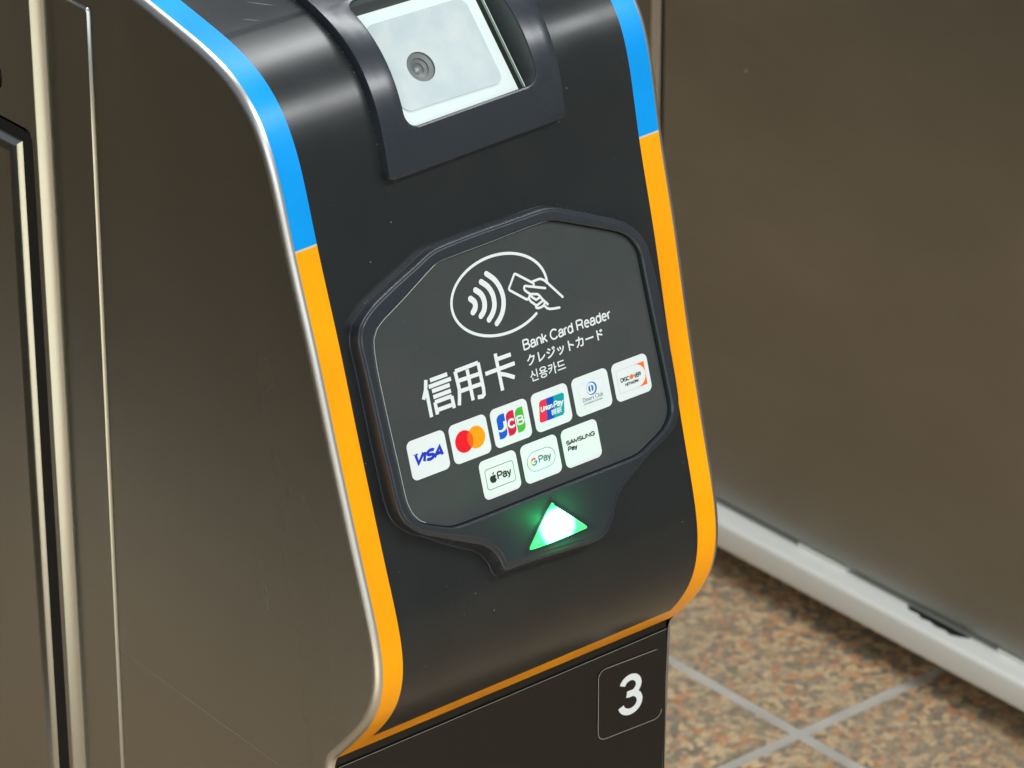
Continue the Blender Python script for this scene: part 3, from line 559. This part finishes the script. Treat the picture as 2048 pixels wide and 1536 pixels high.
# contactless symbol
g = Geo(); E = D['ell']; ww = W+.00010
ex = (math.hypot(*E['c'])*0+E['ax'][0]); ey = E['ax'][1]; cx, cy = E['c']
(u1, v1), (u2, v2) = D['ellends']
t1 = math.degrees(math.atan2((v1-cy)/ey, (u1-cx)/ex)); t2 = math.degrees(math.atan2((v2-cy)/ey, (u2-cx)/ex))
tl = math.radians(3.0)
def el(t):
    x, y = ex*math.cos(math.radians(t)), ey*math.sin(math.radians(t)); return (cx+x*math.cos(-tl)-y*math.sin(-tl), cy+x*math.sin(-tl)+y*math.cos(-tl))
t2 += 360 if t2 < t1 else 0
stroke(g, [el(t1+3+(t2-t1-4)*i/80) for i in range(81)], .00135, ww)
for P, wd in zip(D['waves'], (.0028, .0027, .0026, .0025)): stroke(g, catmull(P, 6), wd, ww)
for P in D['hand']: stroke(g, P, .00115, ww, cap=True)
obj('contactless_symbol', g.v, g.f, WHITE, reader, mtx=rm, label='white contactless payment symbol of waves and a hand holding a card')
g = Geo()
for k, P in enumerate(D['cn']): stroke(g, P, .00195 if k in (0,) else .0019, ww, cap=False)
letters(g, 'Bank Card Reader', (.0031, .0107, .0564, .0159), .00078, ww)
text(g, 'クレジットカード', (.0038, .0029, .0497, .0082), ww, bold=.022)
text(g, '신용카드', (.0039, -.0046, .0250, .0008), ww, bold=.012)
obj('lettering', g.v, g.f, WHITE, reader, mtx=rm, label='white lettering in Chinese, English, Japanese and Korean')
# status light
g = Geo(); tr = D['light']; tr = catmull(tr, 4, True); tr = soften(tr, it=1)
lc = (sum(p[0] for p in tr)/len(tr), sum(p[1] for p in tr)/len(tr))
tr = [(x-lc[0], y-lc[1]) for x, y in tr]
lps = []
for i in range(6):
    k = 1-.04*i if i < 3 else 1-.12*i; lps.append([(x*k, y*k, .0008+.0007*math.sin(math.radians(18*i)) if i else -.0006) for x, y in tr])
loft(g, lps); g.add(lps[-1], [tuple(range(len(tr)))])
lm = rm @ Matrix.Translation((lc[0], lc[1], .0002))
obj('status_light', g.v, g.f, LED, reader, mtx=lm, smooth=True, angle=80, label='glowing green triangle light pointing up')

pl_ = bpy.data.lights.new('status_light_glow', 'POINT'); pl_.color = (.0, 1, .22); pl_.energy = .085; pl_.shadow_soft_size = .002
po_ = bpy.data.objects.new('status_light_glow', pl_); COL.objects.link(po_); po_.matrix_world = lm @ Matrix.Translation((0, 0, .0045))
# payment stickers: the printed marks are flat shapes laid on each white sticker
SW, SH = .0109, .0092
C = dict(w=WHITE, blue=flat('print_blue', (30, 50, 180)), red=flat('print_red', (226, 20, 38)), orange=flat('print_orange', (243, 152, 10)), mid=flat('print_redorange', (238, 88, 24)),
         jb=flat('print_jblue', (16, 84, 196)), jr=flat('print_jred', (200, 28, 66)), jg=flat('print_jgreen', (70, 174, 52)), ur=flat('print_ured', (226, 44, 70)), ub=flat('print_ublue', (0, 74, 176)),
         ut=flat('print_teal', (0, 150, 160)), db=flat('print_dblue', (40, 110, 180)), pale=flat('print_pale', (205, 220, 236)), grey=flat('print_grey', (96, 108, 124)), dk=flat('print_dark', (40, 44, 44)),
         do=flat('print_discorange', (236, 112, 34)), line=flat('print_line', (196, 196, 200)), gy=flat('print_gyellow', (240, 180, 30)), gg=flat('print_ggreen', (50, 160, 80)), gb=flat('print_gblue', (66, 120, 230)), gr=flat('print_gred', (224, 70, 56)))
KEYS = list(C)
def sticker(ctr, draw, label):
    g = Geo(); P = rrect(-SW, -SH, SW, SH, .0029, 7)
    loft(g, [[(x, y, 0) for x, y in P], [(x, y, .0001) for x, y in P]]); fill(g, [P], .0001)
    g.lv = [.00012]
    def T(P): g.lv[0] += .00002; return [(x*SW, y*SH) for x, y in P]
    def poly(P, c, holes=()):
        q = T(P); fill(g, [q]+[[(x*SW, y*SH) for x, y in h] for h in holes], g.lv[0], KEYS.index(c))
    def st(P, w, c, closed=False): q = T(P); stroke(g, q, w*SW, g.lv[0], KEYS.index(c), closed=closed, cap=False)
    def tx(s, box, c, **k):
        g.lv[0] += .00002; text(g, s, (box[0]*SW, box[1]*SH, box[2]*SW, box[3]*SH), g.lv[0], KEYS.index(c), **k)
    def ls(s, box, c, width, **k):
        g.lv[0] += .00002; letters(g, s, (box[0]*SW, box[1]*SH, box[2]*SW, box[3]*SH), width*SW, g.lv[0], KEYS.index(c), **k)
    draw(poly, st, tx, ls)
    used = sorted(set(g.m)); mp = {k: i for i, k in enumerate(used)}
    m = rm @ Matrix.Translation((ctr[0], ctr[1], W+.00005))
    obj('payment_sticker', g.v, g.f, [C[KEYS[k]] for k in used], reader, mi=[mp[i] for i in g.m], smooth=False, mtx=m, label=label)
def d_visa(poly, st, tx, ls):
    ls('VISA', (-.70, -.29, .78, .30), 'blue', .135, shear=.2); poly([(-.78, .27), (-.52, .29), (-.50, .20), (-.72, .24)], 'blue')
def circ(cx, r, a0=0, a1=360, n=44): return [(cx+r*math.cos(math.radians(a0+(a1-a0)*i/n)), 1.18*r*math.sin(math.radians(a0+(a1-a0)*i/n))) for i in range(n if a1-a0 >= 360 else n+1)]
def d_master(poly, st, tx, ls):
    poly(circ(-.31, .475), 'red'); poly(circ(.325, .475), 'orange')
    a = math.degrees(math.acos(.3175/.475)); poly(circ(-.31, .475, -a, a, 16)[:-1]+circ(.325, .475, 180-a, 180+a, 16)[:-1], 'mid')
def d_jcb(poly, st, tx, ls):
    for x0, x1, c in ((-.715, -.27, 'jb'), (-.215, .225, 'jr'), (.28, .72, 'jg')):
        r = .26; P = [(x1, .63)]; P += [(x0+r-r*math.sin(math.radians(a)), .63-r*1.1+r*1.1*math.cos(math.radians(a))) for a in range(0, 91, 10)]
        P += [(x0, -.60)]; P += [(x1-r+r*math.sin(math.radians(a)), -.60+r*1.1-r*1.1*math.cos(math.radians(a))) for a in range(0, 91, 10)]
        poly(P, c)
    J = [(-.40, .24), (-.27, .24), (-.27, -.04), (-.30, -.16), (-.40, -.23), (-.56, -.26), (-.715, -.20), (-.715, -.10), (-.58, -.15), (-.48, -.12), (-.40, -.02)]
    poly(J, 'w'); ls('C', (-.20, -.25, .21, .25), 'w', .10); ls('B', (.29, -.24, .69, .26), 'w', .082)
def d_union(poly, st, tx, ls):
    sec = lambda a, b, c, d, col: poly([(a, .55), (b, .55), (d, -.55), (c, -.55)], col)
    r = .1
    poly([(-.50, .55), (-.20, .55), (-.36, -.55), (-.68, -.55), (-.75, -.46), (-.60, .46)], 'ur')
    poly([(-.20, .55), (.19, .55), (.02, -.55), (-.36, -.55)], 'ub')
    poly([(.19, .55), (.68, .55), (.765, .46), (.61, -.46), (.52, -.55), (.02, -.55)], 'ut')
    ls('Union', (-.60, -.04, .06, .26), 'w', .055, shear=.2); ls('Pay', (.08, -.10, .68, .28), 'w', .055, shear=.2, y_lo=-.2); tx('银联', (-.08, -.40, .50, -.10), 'w', bold=.02, shear=.15)
def d_diner(poly, st, tx, ls):
    P = rrect(-.70, -.62, .70, .62, .10, 4); poly(P, 'pale'); P2 = rrect(-.68, -.60, .68, .60, .09, 4); poly(P2, 'w'); poly(rrect(-.66, -.58, .66, .58, .08, 4), 'w')
    poly([(.02+.29*math.cos(t), .22+.34*math.sin(t)) for t in [i*math.pi/18 for i in range(36)]], 'db')
    poly([(-.02+.24*math.cos(t), .23+.29*math.sin(t)) for t in [i*math.pi/18 for i in range(36)]], 'w')
    for s in (-1, 1): poly([(-.02+s*.035, .23+.17)]+[(-.02+s*(.035+.11*math.cos(math.radians(a))), .23+.17*math.sin(math.radians(a))) for a in range(70, -71, -20)]+[(-.02+s*.035, .23-.17)], 'db')
    tx('Diners Club', (-.56, -.34, .56, -.12), 'grey'); tx('INTERNATIONAL', (-.52, -.50, .52, -.41), 'grey')
def d_disc(poly, st, tx, ls):
    poly(rrect(-.79, -.60, .79, .60, .05, 3), 'line'); poly(rrect(-.77, -.58, .78, .58, .05, 3), 'w')
    arc = [(.20+.58*math.cos(math.radians(a)), .60*math.sin(math.radians(a))) for a in range(90, -91, -6)]
    poly(arc+[(.79, -.60), (.79, .60)], 'do')
    ls('DISC', (-.62, -.07, -.13, .16), 'dk', .036); poly([(.0+.115*math.cos(t), .05+.125*math.sin(t)) for t in [i*math.pi/12 for i in range(24)]], 'do'); ls('VER', (.12, -.07, .52, .16), 'dk', .036)
    ls('NETWORK', (-.42, -.32, .36, -.17), 'dk', .026)
def d_apple(poly, st, tx, ls):
    st(rrect(-.75, -.54, .76, .50, .12, 4), .022, 'dk', closed=True)
    poly([(-.40, .10), (-.33, .13), (-.26, .11), (-.215, .05), (-.25, .0), (-.25, -.07), (-.20, -.12), (-.25, -.22), (-.31, -.27), (-.38, -.25), (-.44, -.27), (-.50, -.22), (-.55, -.12), (-.56, -.02), (-.53, .06), (-.47, .12)], 'dk')
    poly([(-.385, .14), (-.38, .21), (-.34, .26), (-.29, .28), (-.30, .21), (-.34, .16)], 'dk')
    ls('Pay', (-.16, -.28, .60, .22), 'dk', .062, y_lo=-.24)
def d_google(poly, st, tx, ls):
    n = 14; P = [(.29+.47*math.cos(math.radians(a)), .50*math.sin(math.radians(a))) for a in range(-90, 91, 12)]+[(-.29+.47*math.cos(math.radians(a)), .50*math.sin(math.radians(a))) for a in range(90, 271, 12)]
    st(P, .022, 'grey', closed=True)
    for a0, a1, c in ((45, 150, 'gr'), (150, 210, 'gy'), (210, 315, 'gg'), (315, 360, 'gb')):
        st([(-.39+.135*math.cos(math.radians(a0+(a1-a0)*i/8)), .0+.16*math.sin(math.radians(a0+(a1-a0)*i/8))) for i in range(9)], .07, c)
    poly([(-.39, .035), (-.225, .035), (-.225, -.035), (-.39, -.035)], 'gb')
    ls('Pay', (-.14, -.24, .54, .22), 'grey', .052, y_lo=-.24)
def d_sam(poly, st, tx, ls):
    ls('SAMSUNG', (-.80, .16, .80, .40), 'dk', .046); ls('Pay', (-.76, -.22, -.24, .09), 'dk', .05, y_lo=-.24)
labs = ['white card sticker with blue slanted lettering', 'white card sticker with overlapping red and orange circles', 'white card sticker with blue, red and green bars', 'white card sticker with red, blue and teal block',
        'white card sticker with a blue round emblem', 'white card sticker with an orange corner and dark lettering', 'white payment sticker with dark fruit mark in a rectangle', 'white payment sticker with coloured G in an oval', 'white payment sticker with capitals above smaller word']
for c_i, dr, lb in zip(D['st0']+D['st1'], (d_visa, d_master, d_jcb, d_union, d_diner, d_disc, d_apple, d_google, d_sam), labs): sticker(c_i, dr, lb)

# ------------------------------------------------------------------ film and number on the lower panel
pl = surf(-A, 1); pr = surf(A, 1); dl = Vector((pr.x-pl.x, pr.y-pl.y, 0)).normalized(); nl = Vector((dl.y, -dl.x, 0))
fm = Matrix.Identity(4); fm.col[0] = (*dl, 0); fm.col[1] = (0, 0, 1, 0); fm.col[2] = (*nl, 0); fm.translation = Vector((pl.x, pl.y, 0))
g = Geo(); P = [(.0072, -.60), (.2015, -.60), (.2022, -.1708), (.0072, -.1789)]; plate(g, P, 0, .0004, 0)
stroke(g, [(.0072, -.1789), (.2022, -.1708)], .00022, .00045, 1, cap=False)
obj('panel_film', g.v, g.f, [FILM, FILMEDGE], gate, mi=g.m, mtx=fm)
g = Geo(); P = rrect(.1598, -.2195, .1992, -.1800, .0045, 6); plate(g, P, .0004, .0008, 0); Q = P+[P[0]]
stroke(g, P[5:29], .00030, .00085, 1, cap=False)
letters(g, '3', (.1722, -.2112, .1872, -.1884), .0035, .0009, 2)
obj('number_sticker', g.v, g.f, [FILM, FILMEDGE, WHITE], gate, mi=g.m, mtx=fm, label='black sticker with a white number 3')

g = Geo(); pts = [(.1826-.1284*i/30, -.1881-.0064*i/30+.0006*math.sin(i*.9)*.3) for i in range(31)]
for i in range(30):
    (y, z), (y2, z2) = pts[i], pts[i+1]; X = lambda zz: -(A+RR+TAU*zz)-.00006; wd = .00024*(.4+.6*math.sin(math.pi*(i+.5)/30))
    g.add([(X(z+wd), y, z+wd), (X(z2+wd), y2, z2+wd), (X(z2-wd), y2, z2-wd), (X(z-wd), y, z-wd)], [(0, 1, 2, 3)])
o = obj('scratches', g.v, g.f, mat('scratched_steel', (.62, .60, .55, 1), .5, .7), gate); o['kind'] = 'stuff'
DUST = mat('dust', (.42, .44, .42, 1), .9)
g = Geo()
def speck(p, n, r):
    t = n.orthogonal().normalized(); b = n.cross(t); k = random.uniform(.5, 1); a0 = random.random()*6
    g.add([p+n*.0001+(t*math.cos(a0+a)*r*k+b*math.sin(a0+a)*r) for a in (0, 1.1, 2.2, 3.2, 4.3, 5.3)]+[p+n*(.0001+r*.4)], [(i, (i+1) % 6, 6) for i in range(6)])
for i in range(150):
    x, q = random.uniform(-B, B), random.uniform(.2, .9)
    if abs(x) < .055 and q < .49: continue
    p = surf(x, q, 0, True); speck(p, surf(x, q, 1, True)-p, random.choice((.00010, .00012, .00016, .00026)))
for i in range(len(fo)):      # dust gathered along the foot of the reader
    u, v = fo[i]
    if random.random() < (.65 if (v > .03 or u < -.06) else .15):
        p0 = rm @ Vector(foot([(u+random.uniform(-.0015, .0015), v+random.uniform(-.001, .0022))], .0001)[0]); speck(p0, Vector((0, -.965, .264)), random.choice((.0001, .00014, .0002)))
for i in range(60):
    u, v = random.uniform(-.075, .07), random.uniform(-.055, .07)
    p0 = rm @ Vector((u, v, W+.00002)); speck(p0, NR, random.choice((.00007, .00010, .00013)))
for c0, q0, c1, q1 in ((-.068, .281, -.058, .297), (-.066, .262, -.060, .275), (-.078, .300, -.071, .309)):
    for i in range(8):
        t0, t1 = i/8, (i+1)/8; a_, b_ = [surf(c0+(c1-c0)*t, q0+(q1-q0)*t, .00006, True) for t in (t0, t1)]; n_ = surf(c0, q0, 1, True)-surf(c0, q0, 0, True)
        sd = (b_-a_).cross(n_).normalized()*.00009*math.sin(math.pi*(i+.5)/8); g.add([a_+sd, b_+sd, b_-sd, a_-sd], [(0, 1, 2, 3)])
for i in range(110):      # dust along the foot of the scanner hood
    if random.random() < .6: q = random.uniform(.25, .47); x = hl(q)-random.uniform(.0001, .0012)
    else: x = random.uniform(-.052, .05); q = .4775+random.uniform(.0003, .0035)
    p = surf(x, q, 0, False); speck(p, (surf(x, q, 1, False)-p), random.choice((.00009, .00012, .00016)))
o = obj('dust', g.v, g.f, DUST, gate); o['kind'] = 'stuff'

# ------------------------------------------------------------------ second gate behind, with its floor rail
g2 = empty('ticket_gate', (1.0, .3, ZF), 'plain steel flank of the neighbouring gate standing over a pale floor rail on the right', 'ticket gate')
def box_part(name, a, b, m, parent, bev=.0):
    bm = bmesh.new(); bmesh.ops.create_cube(bm, size=1)
    for v in bm.verts: v.co = Vector([(a[k]+b[k])/2+v.co[k]*(b[k]-a[k]) for k in range(3)])
    if bev: bmesh.ops.bevel(bm, geom=bm.edges[:], offset=bev, segments=4, profile=.5, affect='EDGES')
    me = bpy.data.meshes.new(name); bm.to_mesh(me); bm.free(); me.materials.append(m)
    me.polygons.foreach_set('use_smooth', [True]*len(me.polygons)); me.set_sharp_from_angle(angle=math.radians(40))
    o = bpy.data.objects.new(name, me); COL.objects.link(o); o.parent = parent; o.matrix_parent_inverse = parent.matrix_world.inverted(); return o
YE = .757
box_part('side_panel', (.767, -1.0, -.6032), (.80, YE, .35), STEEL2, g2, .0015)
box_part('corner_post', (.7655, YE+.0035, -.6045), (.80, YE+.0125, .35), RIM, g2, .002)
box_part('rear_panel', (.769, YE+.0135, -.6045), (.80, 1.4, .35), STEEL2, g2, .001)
box_part('cabinet_core', (.80, -1.0, -.60), (1.0, 1.4, .34), PLINTH, g2)
box_part('seal_strip', (.7675, -1.0, -.6085), (.79, .405, -.6047), RAIL, g2)
box_part('seal_strip', (.7675, .555, -.6085), (.79, .605, -.6047), RAIL, g2)
g = Geo(); q = [(.7668, .492, 0), (.7632, .487, 0), (.7640, .479, 0), (.7612, .473, 0), (.7628, .466, 0), (.7608, .459, 0), (.7618, .450, 0), (.7600, .444, 0), (.7630, .437, 0), (.7668, .431, 0)]
g.add([(x, y, -.6084) for x, y, z in q]+[(x+.0006, y, -.6076) for x, y, z in q], [(i, (i+1) % 10, 10+(i+1) % 10, 10+i) for i in range(10)]+[tuple(range(10, 20))])
obj('sealant_smear', g.v, g.f, GRIME, g2)
box_part('floor_rail', (.750, -1.05, -.631), (.84, 1.45, -.6085), RAIL, g2, .0038)
box_part('plinth', (.80, -1.0, ZF), (.98, 1.4, -.631), PLINTH, g2)

g3 = empty('ticket_gate', (-.72, .6, ZF), 'plain steel body of an unseen gate, added on the near left beside the lane', 'ticket gate')  # unseen gate body, added so the steel flank mirrors a dark neighbour
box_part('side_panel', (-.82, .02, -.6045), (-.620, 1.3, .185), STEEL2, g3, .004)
box_part('front_cover', (-.815, .005, -.60), (-.625, .024, .18), BLACK, g3, .003)
box_part('floor_rail', (-.83, -.02, -.631), (-.605, 1.32, -.6085), RAIL, g3, .0022)
box_part('plinth', (-.80, .02, ZF), (-.65, 1.28, -.631), PLINTH, g3)
g = Geo()
for y, z, r_ in ((.6706, -.2594, .0011), (.5111, -.2146, .0008), (.58, -.42, .0005), (.46, -.37, .0006), (.62, -.50, .0005), (.40, -.28, .0005)): speck(Vector((.767, y, z)), Vector((-1, 0, 0)), r_)
for k in range(40): speck(Vector((.767, random.uniform(.3, .76), random.uniform(-.6, -.15))), Vector((-1, 0, 0)), random.uniform(.0002, .0004))
o = obj('dust', g.v, g.f, DUST, g2); o['kind'] = 'stuff'
# ------------------------------------------------------------------ floor
g = Geo(); g.add([(-9, -9, 0), (9, -9, 0), (9, 9, 0), (-9, 9, 0)], [(0, 1, 2, 3)])
floor = bpy.data.objects.new('floor', None)
fl = obj('floor', g.v, g.f, GROUT, None, mtx=Matrix.Translation((0, 0, ZF-.0012))); fl['kind'] = 'structure'
bpy.data.objects.remove(floor)
TS, GP = .40, .0100
bm = bmesh.new(); bmesh.ops.create_cube(bm, size=1)
for v in bm.verts: v.co = Vector((v.co.x*(TS-GP), v.co.y*(TS-GP), v.co.z*.003+.0))
bmesh.ops.bevel(bm, geom=[e for e in bm.edges if e.verts[0].co.z > 0 and e.verts[1].co.z > 0], offset=.0007, segments=2, affect='EDGES')
tm = bpy.data.meshes.new('tile'); bm.to_mesh(tm); bm.free(); tm.materials.append(GRANITE)
x0, y0 = .6495+TS/2, .4757+TS/2
for i in range(-9, 7):
    for j in range(-8, 9):
        o = bpy.data.objects.new('tile', tm); COL.objects.link(o)
        o.parent = fl; o.matrix_parent_inverse = fl.matrix_world.inverted()
        o.location = (x0+i*TS, y0+j*TS, ZF-.0015+random.uniform(-.0002, .0002)); o.rotation_euler = (0, 0, random.uniform(-.0012, .0012))

g = Geo(); speck(Vector((.7714-.02, .561, ZF)), Vector((0, 0, 1)), .0016)
for k in range(60): speck(Vector((random.uniform(.3, .78), random.uniform(.15, .8), ZF)), Vector((0, 0, 1)), random.uniform(.0003, .0008))
o = obj('grit', g.v, g.f, DUST, fl); o['kind'] = 'stuff'
